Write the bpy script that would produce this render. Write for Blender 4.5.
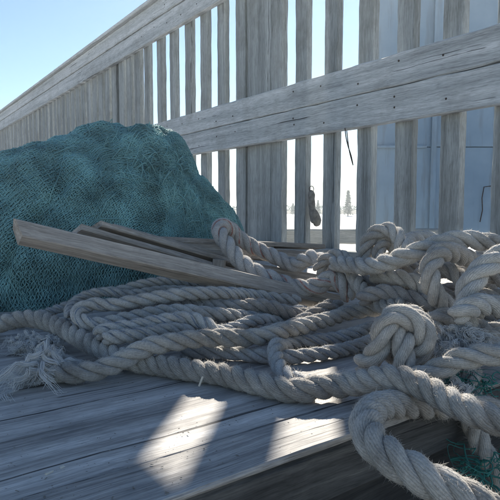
import bpy, math, random
import numpy as np
from mathutils import Vector, Matrix, noise as mnoise

R = math.radians
random.seed(7)
rng = np.random.default_rng(11)
scene = bpy.context.scene
for o in list(bpy.data.objects):
    bpy.data.objects.remove(o)
col = scene.collection

# ------------------------------------------------------------------ camera
CAM_H = 0.22
F = 532.0                      # focal length in pixels of a 500 px wide frame
PITCH = math.atan(43 / F)
cam = bpy.data.cameras.new('camera')
cam.lens = 36 * F / 500
cam.sensor_width = 36
cam.clip_start = 0.01
cam.clip_end = 3000
camo = bpy.data.objects.new('camera', cam)
col.objects.link(camo)
camo.location = (0, 0, CAM_H)
camo.rotation_euler = (R(90) - PITCH, 0, 0)
scene.camera = camo

# ------------------------------------------------------------------ light
SUN_EL, SUN_AZ = 32.5, 7.3     # degrees; azimuth measured from +Y towards +X
world = bpy.data.worlds.new('World')
scene.world = world
world.use_nodes = True
wn = world.node_tree
sky = wn.nodes.new('ShaderNodeTexSky')
sky.sky_type = 'NISHITA'
sky.sun_disc = False
sky.sun_elevation = R(SUN_EL)
sky.sun_rotation = R(SUN_AZ)
sky.air_density = 1.0
sky.dust_density = 0.0
sky.ozone_density = 2.0
bg = wn.nodes['Background']
wn.links.new(sky.outputs[0], bg.inputs[0])
bg.inputs[1].default_value = 0.053
sun = bpy.data.lights.new('sun', 'SUN')
sun.energy = 4.5
sun.angle = R(0.53)
sun.color = (1.0, 0.93, 0.82)
suno = bpy.data.objects.new('sun', sun)
col.objects.link(suno)
sd = Vector((math.sin(R(SUN_AZ)) * math.cos(R(SUN_EL)), math.cos(R(SUN_AZ)) * math.cos(R(SUN_EL)), math.sin(R(SUN_EL))))
suno.rotation_euler = sd.to_track_quat('Z', 'Y').to_euler()
suno.location = (0, 3, 5)
scene.view_settings.view_transform = 'Standard'
scene.view_settings.look = 'None'
scene.view_settings.exposure = 1.5
scene.view_settings.gamma = 1.0

# ------------------------------------------------------------------ measuring helpers
FWD = Vector((0, math.cos(PITCH), -math.sin(PITCH)))
UP = Vector((0, math.sin(PITCH), math.cos(PITCH)))
RT = Vector((1, 0, 0))
CP = Vector((0, 0, CAM_H))

def ray(px, py):
    return RT * ((px - 250) / F) + FWD + UP * ((250 - py) / F)

def at(px, py, d):
    """point seen at a pixel: d > 0 is its depth, d <= 0 gives its height above the deck (-d)"""
    v = ray(px, py)
    if d > 0:
        return CP + v * d
    return CP + v * ((-d - CAM_H) / v.z)

FD = Vector((-0.580, 0.815, 0)).normalized()    # along the fence, away from the camera
PD = Vector((0.815, 0.580, 0)).normalized()     # along the deck planks, towards the fence
FB = at(270, 252, 0)                            # a point of the fence's foot
FN = -PD                                        # fence normal towards the camera

def fence_t(px):
    v = ray(px, 207)
    k = (FB - CP).dot(PD) / v.dot(PD)
    p = CP + v * k
    return (p - FB).dot(FD)

# ------------------------------------------------------------------ object helpers
def tag(o, label=None, cat=None, group=None, kind=None):
    if label: o['label'] = label
    if cat: o['category'] = cat
    if group: o['group'] = group
    if kind: o['kind'] = kind
    return o

def empty(name, loc=(0, 0, 0)):
    o = bpy.data.objects.new(name, None)
    o.empty_display_size = 0.05
    col.objects.link(o)
    o.location = loc
    return o

def link(name, me, mat, parent=None):
    o = bpy.data.objects.new(name, me)
    if mat is not None and len(me.materials) == 0:
        me.materials.append(mat)
    col.objects.link(o)
    if parent is not None:
        o.parent = parent
    return o

def mesh(name, verts, faces, smooth=True, uvs=None):
    me = bpy.data.meshes.new(name)
    verts = np.asarray(verts, dtype=np.float32)
    if isinstance(faces, list):
        me.from_pydata(verts.tolist(), [], faces)
    else:
        nf, kf = faces.shape
        me.vertices.add(len(verts)); me.vertices.foreach_set('co', verts.ravel())
        me.loops.add(nf * kf); me.loops.foreach_set('vertex_index', faces.astype(np.int32).ravel())
        me.polygons.add(nf); me.polygons.foreach_set('loop_start', np.arange(0, nf * kf, kf, dtype=np.int32))
        me.update(calc_edges=True)
    if uvs is not None:
        lay = me.uv_layers.new(name='uv')
        lay.data.foreach_set('uv', np.asarray(uvs, dtype=np.float32).ravel())
    if smooth:
        me.polygons.foreach_set('use_smooth', [True] * len(me.polygons))
    me.update()
    return me

# ------------------------------------------------------------------ materials
class NT:
    def __init__(self, name):
        self.m = bpy.data.materials.new(name)
        self.m.use_nodes = True
        self.t = self.m.node_tree
        self.bsdf = self.t.nodes['Principled BSDF']
    def n(self, typ, **kw):
        nd = self.t.nodes.new(typ)
        for k, v in kw.items():
            if k == 'inp':
                for kk, vv in v.items():
                    if isinstance(vv, bpy.types.NodeSocket):
                        self.t.links.new(vv, nd.inputs[kk])
                    else:
                        nd.inputs[kk].default_value = vv
            else:
                setattr(nd, k, v)
        return nd
    def math(self, op, a, b=None, c=None):
        nd = self.n('ShaderNodeMath', operation=op)
        for i, x in enumerate((a, b, c)):
            if x is None: continue
            if isinstance(x, bpy.types.NodeSocket): self.t.links.new(x, nd.inputs[i])
            else: nd.inputs[i].default_value = x
        return nd.outputs[0]
    def mix(self, fac, a, b, blend='MIX'):
        nd = self.n('ShaderNodeMix', data_type='RGBA', blend_type=blend)
        for i, x in ((0, fac), (6, a), (7, b)):
            if isinstance(x, bpy.types.NodeSocket): self.t.links.new(x, nd.inputs[i])
            else: nd.inputs[i].default_value = x if i == 0 else (*x, 1)
        return nd.outputs[2]
    def ramp(self, fac, stops):
        nd = self.n('ShaderNodeValToRGB')
        cr = nd.color_ramp
        while len(cr.elements) < len(stops): cr.elements.new(0.5)
        for e, (p, c) in zip(cr.elements, stops):
            e.position = p
            e.color = (*c, 1) if len(c) == 3 else c
        self.t.links.new(fac, nd.inputs[0])
        return nd.outputs[0]
    def set(self, **kw):
        for k, v in kw.items():
            k = k.replace('_', ' ')
            if isinstance(v, bpy.types.NodeSocket): self.t.links.new(v, self.bsdf.inputs[k])
            else: self.bsdf.inputs[k].default_value = v
    def bump(self, h, strength, dist):
        b = self.n('ShaderNodeBump', inp={'Height': h, 'Strength': strength, 'Distance': dist})
        self.t.links.new(b.outputs[0], self.bsdf.inputs['Normal'])

def wood(name, dark, mid, light, grain=1.0, rough=0.85, crack=0.5, stain=(0.1, 0.11, 0.12), bump=0.6):
    """weathered timber; grain runs along the object's local x axis"""
    k = NT(name)
    tc = k.n('ShaderNodeTexCoord')
    oi = k.n('ShaderNodeObjectInfo')
    off = k.n('ShaderNodeVectorMath', operation='SCALE')
    k.t.links.new(oi.outputs['Location'], off.inputs[0]); off.inputs['Scale'].default_value = 3.7
    rv = k.n('ShaderNodeCombineXYZ', inp={'X': k.math('MULTIPLY', oi.outputs['Random'], 37.0), 'Y': k.math('MULTIPLY', oi.outputs['Random'], 91.0), 'Z': k.math('MULTIPLY', oi.outputs['Random'], 53.0)})
    co = k.n('ShaderNodeVectorMath', operation='ADD')
    k.t.links.new(tc.outputs['Object'], co.inputs[0]); k.t.links.new(rv.outputs[0], co.inputs[1])
    warp = k.n('ShaderNodeTexNoise', inp={'Vector': co.outputs[0], 'Scale': 5.0 * grain, 'Detail': 2.0})
    wv = k.n('ShaderNodeVectorMath', operation='MULTIPLY_ADD')
    k.t.links.new(warp.outputs['Color'], wv.inputs[0]); wv.inputs[1].default_value = (0.0, 0.014 / grain, 0.014 / grain)
    k.t.links.new(co.outputs[0], wv.inputs[2])
    def stretched(sx, syz, detail=4.0, rgh=0.6):
        mp = k.n('ShaderNodeMapping', inp={'Vector': wv.outputs[0]})
        mp.inputs['Scale'].default_value = (sx * grain, syz * grain, syz * grain)
        return k.n('ShaderNodeTexNoise', inp={'Vector': mp.outputs[0], 'Scale': 1.0, 'Detail': detail, 'Roughness': rgh}).outputs['Fac']
    broad = stretched(0.8, 24, 4.0)
    fine = stretched(2.2, 170, 4.0)
    hair = stretched(6.0, 700, 3.0)
    crk = stretched(0.9, 95, 3.0, 0.5)
    g = k.math('ADD', k.math('MULTIPLY', broad, 0.55), k.math('ADD', k.math('MULTIPLY', fine, 0.3), k.math('MULTIPLY', hair, 0.15)))
    c = k.ramp(g, [(0.36, dark), (0.5, mid), (0.64, light)])
    blot = k.n('ShaderNodeTexNoise', inp={'Vector': co.outputs[0], 'Scale': 7.0 * grain, 'Detail': 5.0, 'Roughness': 0.65}).outputs['Fac']
    c = k.mix(k.math('MULTIPLY', k.ramp(blot, [(0.5, (0, 0, 0)), (0.72, (1, 1, 1))]), 0.55), c, stain)
    cm = k.ramp(crk, [(0.30, (1, 1, 1)), (0.33, (0, 0, 0))])
    c = k.mix(k.math('MULTIPLY', cm, crack), c, (0.02, 0.02, 0.022))
    spk = stretched(24.0, 480.0, 4.0, 0.7)
    c = k.mix(0.6, c, k.ramp(spk, [(0.36, (0.52, 0.52, 0.52)), (0.5, (1, 1, 1)), (0.66, (1.35, 1.35, 1.35))]), 'MULTIPLY')
    k.set(Base_Color=c, Roughness=rough)
    k.bsdf.inputs['Specular IOR Level'].default_value = 0.3
    h = k.math('SUBTRACT', k.math('ADD', k.math('MULTIPLY', fine, 0.6), k.math('ADD', k.math('MULTIPLY', spk, 0.25), k.math('MULTIPLY', hair, 0.4))), k.math('MULTIPLY', cm, 0.8))
    k.bump(h, bump, 0.0015)
    return k.m

M = {}
M['deck'] = wood('weathered deck timber', (0.135, 0.127, 0.118), (0.395, 0.375, 0.35), (0.61, 0.585, 0.55), 1.5, 0.75, 0.85, (0.15, 0.15, 0.15), 0.7)
M['fence'] = wood('grey fence timber', (0.16, 0.17, 0.17), (0.28, 0.30, 0.30), (0.42, 0.44, 0.44), 0.8, 0.9, 0.7, (0.16, 0.16, 0.145))
M['rail'] = wood('pale rail timber', (0.25, 0.27, 0.28), (0.42, 0.445, 0.46), (0.57, 0.59, 0.60), 0.9, 0.85, 0.8, (0.25, 0.255, 0.25))
M['lath'] = wood('brown lath timber', (0.18, 0.165, 0.145), (0.34, 0.31, 0.275), (0.50, 0.465, 0.42), 1.5, 0.85, 0.35, (0.15, 0.13, 0.11))
M['dark'] = wood('dark timber', (0.02, 0.021, 0.022), (0.045, 0.045, 0.045), (0.085, 0.083, 0.08), 1.2, 0.8, 0.6, (0.02, 0.02, 0.02))  # near-black timber for the parts under the deck
M['edge'] = wood('shaded edge timber', (0.035, 0.036, 0.036), (0.085, 0.085, 0.083), (0.15, 0.148, 0.14), 1.4, 0.85, 0.8, (0.03, 0.03, 0.03))  # shade of the front edge face put into the colour
M['beam'] = wood('beam timber', (0.30, 0.29, 0.26), (0.40, 0.39, 0.35), (0.5, 0.48, 0.44), 0.6, 0.9, 0.3, (0.3, 0.3, 0.27))

def rope_mat(name, base, dirty, tracer=None, dirt=0.5):
    """u runs round a strand, v along it in metres"""
    k = NT(name)
    uv = k.n('ShaderNodeUVMap', uv_map='uv')
    sp = k.n('ShaderNodeSeparateXYZ', inp={'Vector': uv.outputs[0]})
    u, v = sp.outputs[0], sp.outputs[1]
    tc = k.n('ShaderNodeTexCoord')
    wob = k.n('ShaderNodeTexNoise', inp={'Vector': tc.outputs['Object'], 'Scale': 90.0, 'Detail': 2.0}).outputs['Fac']
    ph = k.math('ADD', k.math('MULTIPLY', u, 17.0), k.math('ADD', k.math('MULTIPLY', v, 330.0), k.math('MULTIPLY', wob, 1.2)))
    yarn = k.math('ABSOLUTE', k.math('SINE', k.math('MULTIPLY', ph, math.pi)))
    yarn = k.math('POWER', yarn, 0.6)
    fv = k.n('ShaderNodeCombineXYZ', inp={'X': k.math('MULTIPLY', ph, 5.0), 'Y': k.math('MULTIPLY', v, 120.0), 'Z': 0.0})
    fib = k.n('ShaderNodeTexNoise', inp={'Vector': fv.outputs[0], 'Scale': 1.0, 'Detail': 3.0, 'Roughness': 0.7}).outputs['Fac']
    big = k.n('ShaderNodeTexNoise', inp={'Vector': tc.outputs['Object'], 'Scale': 16.0, 'Detail': 5.0, 'Roughness': 0.65}).outputs['Fac']
    c = k.mix(k.math('MULTIPLY', k.ramp(big, [(0.42, (0, 0, 0)), (0.60, (1, 1, 1))]), dirt), base, dirty)
    mot = k.n('ShaderNodeTexNoise', inp={'Vector': tc.outputs['Object'], 'Scale': 420.0, 'Detail': 4.0, 'Roughness': 0.75}).outputs['Fac']
    c = k.mix(0.7, c, k.ramp(mot, [(0.33, (0.55, 0.54, 0.52)), (0.5, (1, 1, 1)), (0.68, (1.25, 1.25, 1.25))]), 'MULTIPLY')
    c = k.mix(k.math('MULTIPLY', k.math('SUBTRACT', 1.0, yarn), 0.32), c, tuple(x * 0.45 for x in dirty))
    lightf = tuple(min(0.85, x * 1.3 + 0.02) for x in base)
    c = k.mix(k.ramp(fib, [(0.5, (0, 0, 0)), (0.75, (0.6, 0.6, 0.6))]), c, lightf)
    if tracer:
        fu = k.math('FRACT', k.math('ADD', u, k.math('MULTIPLY', v, 3.0)))
        msk = k.math('LESS_THAN', k.math('ABSOLUTE', k.math('SUBTRACT', fu, 0.30)), 0.035)
        msk2 = k.math('MULTIPLY', msk, k.ramp(wob, [(0.35, (0.2, 0.2, 0.2)), (0.55, (0.85, 0.85, 0.85))]))
        c = k.mix(msk2, c, tracer)
    k.set(Base_Color=c, Roughness=0.95)
    k.bsdf.inputs['Specular IOR Level'].default_value = 0.15
    k.bsdf.inputs['Sheen Weight'].default_value = 0.25
    k.bsdf.inputs['Sheen Roughness'].default_value = 0.6
    k.bump(k.math('ADD', k.math('MULTIPLY', yarn, 0.7), k.math('ADD', k.math('MULTIPLY', fib, 0.8), k.math('MULTIPLY', mot, 0.9))), 0.9, 0.0012)
    return k.m

M['rope_grey'] = rope_mat('grey rope', (0.54, 0.51, 0.465), (0.23, 0.21, 0.185), None, 0.85)
M['rope_pale'] = rope_mat('pale rope', (0.60, 0.59, 0.565), (0.32, 0.315, 0.305), (0.13, 0.18, 0.26), 0.8)
M['rope_brown'] = rope_mat('brown rope', (0.40, 0.375, 0.35), (0.19, 0.165, 0.145), None, 0.85)
M['rope_red'] = rope_mat('red tracer rope', (0.52, 0.50, 0.475), (0.30, 0.285, 0.27), (0.33, 0.11, 0.08), 0.75)
M['rope_white'] = rope_mat('white rope', (0.57, 0.55, 0.51), (0.27, 0.255, 0.235), None, 0.85)

def plain(name, c, rough=0.9, var=0.15, scale=20.0, bump=0.0, transl=0.0):
    k = NT(name)
    tc = k.n('ShaderNodeTexCoord')
    f = k.n('ShaderNodeTexNoise', inp={'Vector': tc.outputs['Object'], 'Scale': scale, 'Detail': 4.0}).outputs['Fac']
    cc = k.ramp(f, [(0.3, tuple(x * (1 - var) for x in c)), (0.7, tuple(min(1, x * (1 + var)) for x in c))])
    k.set(Base_Color=cc, Roughness=rough)
    k.bsdf.inputs['Specular IOR Level'].default_value = 0.25
    if bump: k.bump(f, bump, 0.01)
    return k.m

def fibre(name, c):
    k = NT(name)
    out = k.t.nodes['Material Output']
    d = k.n('ShaderNodeBsdfDiffuse', inp={'Color': (*c, 1)})
    t = k.n('ShaderNodeBsdfTranslucent', inp={'Color': (*c, 1)})
    mx = k.n('ShaderNodeMixShader', inp={0: 0.45})
    k.t.links.new(d.outputs[0], mx.inputs[1]); k.t.links.new(t.outputs[0], mx.inputs[2])
    k.t.links.new(mx.outputs[0], out.inputs['Surface'])
    return k.m
M['fuzz'] = fibre('rope fuzz', (0.55, 0.53, 0.49))
M['fuzz_white'] = fibre('bleached fibre', (0.80, 0.80, 0.79))
M['fuzz_green'] = fibre('green twine', (0.10, 0.34, 0.30))
M['twine'] = plain('teal net twine', (0.175, 0.335, 0.34), 0.65, 0.4, 14.0)
M['iron'] = plain('rusty iron', (0.06, 0.05, 0.045), 0.8, 0.4, 60.0, 0.3)
M['lump'] = plain('weathered grey float', (0.15, 0.145, 0.135), 0.9, 0.4, 50.0, 0.6)
M['sap'] = plain('pale wood chip', (0.6, 0.56, 0.48), 0.9, 0.2, 90.0)

# net body: dark inner layers of the folded net
k = NT('inner net layers')
tc = k.n('ShaderNodeTexCoord')
uvn = k.n('ShaderNodeUVMap', uv_map='uv')
sp = k.n('ShaderNodeSeparateXYZ', inp={'Vector': uvn.outputs[0]})
nz = k.n('ShaderNodeTexNoise', inp={'Vector': tc.outputs['Object'], 'Scale': 12.0, 'Detail': 3.0}).outputs['Fac']
a = k.math('ADD', k.math('MULTIPLY', k.math('ADD', sp.outputs[0], sp.outputs[1]), 1.0), k.math('MULTIPLY', nz, 3.0))
b = k.math('ADD', k.math('MULTIPLY', k.math('SUBTRACT', sp.outputs[0], sp.outputs[1]), 1.0), k.math('MULTIPLY', nz, -2.0))
wa = k.math('ABSOLUTE', k.math('SINE', k.math('MULTIPLY', a, math.pi)))
wb = k.math('ABSOLUTE', k.math('SINE', k.math('MULTIPLY', b, math.pi)))
h = k.math('MAXIMUM', wa, wb)
c = k.ramp(h, [(0.55, (0.035, 0.10, 0.11)), (0.95, (0.11, 0.27, 0.275))])
k.set(Base_Color=c, Roughness=0.85)
k.bump(h, 0.7, 0.004)
M['net_inner'] = k.m

# painted panel wall
k = NT('flaking blue paint')
tc = k.n('ShaderNodeTexCoord')
f1 = k.n('ShaderNodeTexNoise', inp={'Vector': tc.outputs['Object'], 'Scale': 2.2, 'Detail': 6.0, 'Roughness': 0.6}).outputs['Fac']
f2 = k.n('ShaderNodeTexNoise', inp={'Vector': tc.outputs['Object'], 'Scale': 26.0, 'Detail': 5.0, 'Roughness': 0.7}).outputs['Fac']
c = k.ramp(f1, [(0.3, (0.16, 0.245, 0.335)), (0.7, (0.225, 0.315, 0.405))])
c = k.mix(k.ramp(f2, [(0.62, (0, 0, 0)), (0.72, (0.6, 0.6, 0.6))]), c, (0.27, 0.34, 0.40))
mp = k.n('ShaderNodeMapping', inp={'Vector': tc.outputs['Object']}); mp.inputs['Scale'].default_value = (14, 1.2, 14)
f3 = k.n('ShaderNodeTexNoise', inp={'Vector': mp.outputs[0], 'Scale': 1.0, 'Detail': 5.0, 'Roughness': 0.65}).outputs['Fac']
c = k.mix(k.ramp(f3, [(0.52, (0, 0, 0)), (0.68, (0.75, 0.75, 0.75))]), c, (0.15, 0.19, 0.22))
k.set(Base_Color=c, Roughness=0.6)
k.bump(f2, 0.2, 0.002)
M['paint'] = k.m

# pale sunlit ground
k = NT('pale ground')
tc = k.n('ShaderNodeTexCoord')
f1 = k.n('ShaderNodeTexNoise', inp={'Vector': tc.outputs['Object'], 'Scale': 0.5, 'Detail': 8.0, 'Roughness': 0.7}).outputs['Fac']
f2 = k.n('ShaderNodeTexNoise', inp={'Vector': tc.outputs['Object'], 'Scale': 3.0, 'Detail': 6.0, 'Roughness': 0.7}).outputs['Fac']
c = k.ramp(f2, [(0.35, (0.50, 0.50, 0.49)), (0.6, (0.78, 0.78, 0.77))])
k.set(Base_Color=c, Roughness=0.9)
k.bump(f1, 0.6, 0.25)
M['ground'] = k.m
M['floor'] = plain('recess shade', (0.022, 0.023, 0.022), 0.9, 0.4, 12.0, 0.3)  # shade under the deck put into the colour
M['needles'] = plain('conifer needles', (0.05, 0.075, 0.05), 0.9, 0.3, 6.0)
M['bark'] = plain('bark', (0.09, 0.075, 0.06), 0.95, 0.3, 20.0)

# ------------------------------------------------------------------ timber builder
def board_mesh(L, W, T, bevel=0.003, seg=24, rag=0.0015, bow=0.0, endcut=0.0, notch=0.0, taper=1.0):
    """board with worn, uneven edges: length along x (0..L), width y, thickness z, both centred"""
    b = bevel
    prof = [(-W/2 + b, -T/2), (W/2 - b, -T/2), (W/2, -T/2 + b), (W/2, T/2 - b), (W/2 - b, T/2), (-W/2 + b, T/2), (-W/2, T/2 - b), (-W/2, -T/2 + b)]
    s = random.uniform(0, 100)
    vs, fs = [], []
    for i in range(seg + 1):
        f = i / seg
        x = f * L
        wid = 1 + (taper - 1) * f
        for j, (y, z) in enumerate(prof):
            dx = 0
            if i in (0, seg):
                dx = endcut * (z / T) * (1 if i else -1) + notch * mnoise.noise((s, j * 1.7, i))
            dy = rag * mnoise.noise((x * 9 + s, j * 2.3, 0)) + 0.6 * rag * mnoise.noise((x * 40 + s, j * 2.3, 4))
            dz = rag * mnoise.noise((x * 9 + s, j * 2.3, 9)) + bow * math.sin(math.pi * f)
            vs.append((x + dx, y * wid + dy, z + dz))
    for i in range(seg):
        for j in range(8):
            a0, a1 = i * 8 + j, i * 8 + (j + 1) % 8
            fs.append((a0, a0 + 8, a1 + 8, a1))
    fs.append(tuple(range(8)))
    fs.append(tuple(seg * 8 + j for j in range(7, -1, -1)))
    return mesh('board', vs, fs, smooth=False)

def frame(xdir, zhint):
    x = Vector(xdir).normalized()
    y = Vector(zhint).cross(x).normalized()
    z = x.cross(y)
    return Matrix((x, y, z)).transposed().to_4x4()

def put(o, origin, xdir, zhint):
    o.matrix_world = Matrix.Translation(origin) @ frame(xdir, zhint)
    return o

ZUP = Vector((0, 0, 1))
def part(name, parent, me, mat, origin, xdir, zhint):
    o = link(name, me, mat, parent)
    o.matrix_basis = parent.matrix_world.inverted() @ (Matrix.Translation(origin) @ frame(xdir, zhint)) if False else Matrix.Translation(Vector(origin) - Vector(parent.location)) @ frame(xdir, zhint)
    return o

# ------------------------------------------------------------------ the ground
GZ = -0.30
S = 280
gv = [(-S, -40, GZ), (S, -40, GZ), (S, S, GZ), (-S, S, GZ)]
g = link('ground', mesh('ground', gv, [(0, 1, 2, 3)], False), M['ground'])
tag(g, kind='structure')

# ------------------------------------------------------------------ the deck
EDGE = at(275, 461.5, 0)                     # a point on the deck's front arris
FENCE_Y = (FB - EDGE).dot(PD)                # plank end at the fence
deck = empty('deck')
tag(deck, kind='structure')
TH = 0.034
NEAR = -2.2
w_list = [0.0665, 0.31] + [random.uniform(0.205, 0.235) for _ in range(33)]
pos = 0.0
for i, w in enumerate(w_list):
    L = FENCE_Y - NEAR + 0.02
    gap = 0.0026
    th = TH if i else 0.0065
    me = board_mesh(L, w - gap, th, 0.0014 if i else 0.0014, 160 if i < 5 else 30, 0.0016 if i < 6 else 0.002)
    org = EDGE + PD * NEAR + FD * (pos + w / 2) + ZUP * (-th / 2 - (0.0015 if i % 2 else 0.0))
    part('plank', deck, me, M['deck'], org, PD, ZUP)
    pos += w
DECK_END = pos
part('edge_shade_beam', deck, board_mesh(FENCE_Y - NEAR - 0.05, 0.06, 0.052, 0.003, 160, 0.002), M['edge'], EDGE + PD * NEAR + FD * 0.0335 + ZUP * (-0.009 - 0.026), PD, ZUP)  # dark beam added so the edge face looks shaded
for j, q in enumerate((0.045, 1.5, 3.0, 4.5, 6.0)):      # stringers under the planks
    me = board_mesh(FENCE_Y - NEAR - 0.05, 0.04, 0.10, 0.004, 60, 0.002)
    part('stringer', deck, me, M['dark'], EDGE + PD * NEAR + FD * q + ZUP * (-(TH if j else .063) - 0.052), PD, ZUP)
for q in (-0.9, 0.6, 1.4):
    me = board_mesh(0.17, 0.07, 0.07, 0.004, 6, 0.002)
    part('block', deck, me, M['dark'], EDGE + PD * q + FD * 0.06 + ZUP * GZ, ZUP, PD)
# fascia added to keep light from leaking in under the deck
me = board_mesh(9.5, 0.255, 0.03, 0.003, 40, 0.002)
part('light_skirt', deck, me, M['dark'], EDGE + PD * (FENCE_Y - 0.02) + FD * -1.2 + ZUP * (-0.036 - 0.13), FD, FN)
# added near-black sheet, paints the shade of the recess below
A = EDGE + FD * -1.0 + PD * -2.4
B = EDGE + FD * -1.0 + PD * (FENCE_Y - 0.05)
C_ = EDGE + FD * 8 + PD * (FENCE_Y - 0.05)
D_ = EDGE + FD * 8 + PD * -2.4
fl = link('recess_shade_sheet', mesh('recess_shade_sheet', [(p.x, p.y, GZ + 0.006) for p in (A, B, C_, D_)], [(0, 1, 2, 3)], False), M['floor'])
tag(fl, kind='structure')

# grit and crumbs lying on the planks
vs, fs = [], []
for i in range(420):
    p = at(random.uniform(-10, 360), random.uniform(372, 500), 0)
    if (p - EDGE).dot(FD) < 0.004: continue
    r_ = random.choice((.0002, .00025, .0003, .0004, .0006))
    a_ = random.uniform(0, 3.1)
    ca, sa = math.cos(a_), math.sin(a_)
    ln_ = random.uniform(1, 3.5)
    b0 = len(vs)
    for (x, y, z) in ((-ln_, -1, 0), (ln_, -.8, 0), (ln_ * .8, 1, 0), (-ln_, .7, 0), (0.2, 0.1, 1.1)):
        vs.append((p.x + r_ * (x * ca - y * sa), p.y + r_ * (x * sa + y * ca), r_ * z * .8 + .0002))
    fs += [(b0, b0 + 1, b0 + 4), (b0 + 1, b0 + 2, b0 + 4), (b0 + 2, b0 + 3, b0 + 4), (b0 + 3, b0, b0 + 4)]
tag(link('grit', mesh('grit', vs, fs, False), plain('grit', (0.22, 0.2, 0.17), 0.9, 0.5, 300.0)), 'fine grit and crumbs scattered on the deck planks', 'grit', kind='stuff')

# ------------------------------------------------------------------ the fence
def fpt(t, z, out=0.0):
    return FB + FD * t + FN * out + ZUP * z
fence = empty('picket_fence', fpt(0, 0))
tag(fence, 'weathered grey wooden picket fence with wide double rails behind the rope pile', 'fence')
PW, PT = 0.072, 0.034
ptop = 1.42
def picket(t_left, w=PW, z0=0.0, top=ptop, th=PT, name='picket', mat='fence', out=0.0):
    """t_left: far edge of the picket along the fence"""
    me = board_mesh(top - z0, w, th, 0.0025, 40, 0.0028, notch=0.006)
    return part(name, fence, me, M[mat], fpt(t_left - w / 2 + random.uniform(-.003, .003), z0, -th / 2 + out), ZUP + FD * random.uniform(-.004, .004), FN)
rights = [fence_t(x) for x in (294, 322, 355.5, 393, 438, 490)]
for t in rights: picket(t, PW + 0.004)
pitch = 0.19
t = rights[-1] - pitch
for i in range(5):
    picket(t); t -= pitch
lefts = [fence_t(x) for x in (236.5, 218, 201, 186, 171.6, 159, 146)]
picket(fence_t(236.5), 0.085)
for t in lefts[1:]: picket(t)
picket(fence_t(281.5) + 0.085, 0.085)
# post between them
tp0, tp1 = fence_t(236.5) - 0.088, fence_t(281.5) + 0.088
me = board_mesh(1.55 + 0.25, tp0 - tp1, 0.09, 0.006, 40, 0.003)
part('post', fence, me, M['fence'], fpt((tp0 + tp1) / 2, -0.25, -0.05), ZUP, FN)
# closer boards further along
t = lefts[-1] + 0.165
tt = []
while t < 11.0:
    tt.append(t)
    t += 0.148
for i, t in enumerate(tt):
    if abs(t - fence_t(104.5)) < 0.05 or abs(t - fence_t(57)) < 0.07:
        picket(t - 0.03, 0.07)
    else:
        picket(t, 0.098)
part('post', fence, board_mesh(1.75, 0.12, 0.09, 0.006, 30, 0.003), M['fence'], fpt(fence_t(118), -0.25, -0.075), ZUP, FN)
part('post', fence, board_mesh(1.75, 0.12, 0.09, 0.006, 30, 0.003), M['fence'], fpt(9.0, -0.25, -0.075), ZUP, FN)
T0, T1 = -1.7, 11.2
RL = T1 - T0
def rail(z0, z1, th, out, name='rail', mat='rail', rag=0.003):
    me = board_mesh(RL, z1 - z0, th, 0.004, 260, rag)
    part(name, fence, me, M[mat], fpt(T0, (z0 + z1) / 2, out + th / 2), FD, FN)
rail(0.527, 0.650, 0.034, 0.001)
rail(0.6525, 0.765, 0.036, 0.001)
rail(1.305, 1.425, 0.034, 0.001)
rail(1.4275, 1.525, 0.042, 0.001)
rail(-0.02, 0.045, 0.04, 0.003, 'sill', 'fence')
part('cap_board', fence, board_mesh(RL, 0.13, 0.026, 0.004, 120, 0.002), M['rail'], fpt(T0, 1.5395, 0.005), FD, ZUP)
nm_v, nm_f = [], []
for (r_, z_) in ((0.0042, 0.0), (0.0040, 0.0010), (0.0015, 0.0018)):
    nm_v += [(r_ * math.cos(q * math.pi / 4), r_ * math.sin(q * math.pi / 4), z_) for q in range(8)]
for i in range(2):
    nm_f += [(i * 8 + q, i * 8 + (q + 1) % 8, i * 8 + 8 + (q + 1) % 8, i * 8 + 8 + q) for q in range(8)]
nm_f.append(tuple(range(16, 24)))
nail_me = mesh('nail', nm_v, nm_f)
for t in rights + lefts:
    for z_ in random.choice(((0.575, 0.72, 1.36, 1.47), (0.605, 0.69, 1.38), (0.58, 0.61, 0.735, 1.46))):
        o_ = 0.0355 if z_ < .65 else 0.0375 if z_ < 1 else 0.0355 if z_ < 1.42 else .0435
        part('nail', fence, nail_me, M['iron'], fpt(t - PW / 2 + random.uniform(-.015, .015), z_ + random.uniform(-.008, .008), o_ - .0005), FD, FN)
# knot hole piece and split on one picket
kh = at(407, 168, (fpt(fence_t(402), 0, 0) - CP).dot(FWD) - 0.004)

# ------------------------------------------------------------------ behind the fence
# kerb beam lying on blocks
beam = empty('kerb_beam', at(300, 236, 5.0))
tag(beam, 'pale squared timber beam lying on blocks beyond the fence slats', 'beam')
bl = beam.location
me = board_mesh(7.0, 0.22, 0.135, 0.012, 60, 0.006)
part('beam', beam, me, M['beam'], bl + Vector((-5.6, -0.12, 0.0)), (1, 0.02, 0), ZUP)
for bx in (-4.6, -2.6, -1.0, 0.22, 1.1):
    me = board_mesh(0.19, 0.16, 0.2, 0.01, 4, 0.004)
    part('block', beam, me, M['beam'], Vector((bl.x + bx, bl.y + bx * .02 - .02, GZ)), ZUP, (0, -1, 0))

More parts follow.
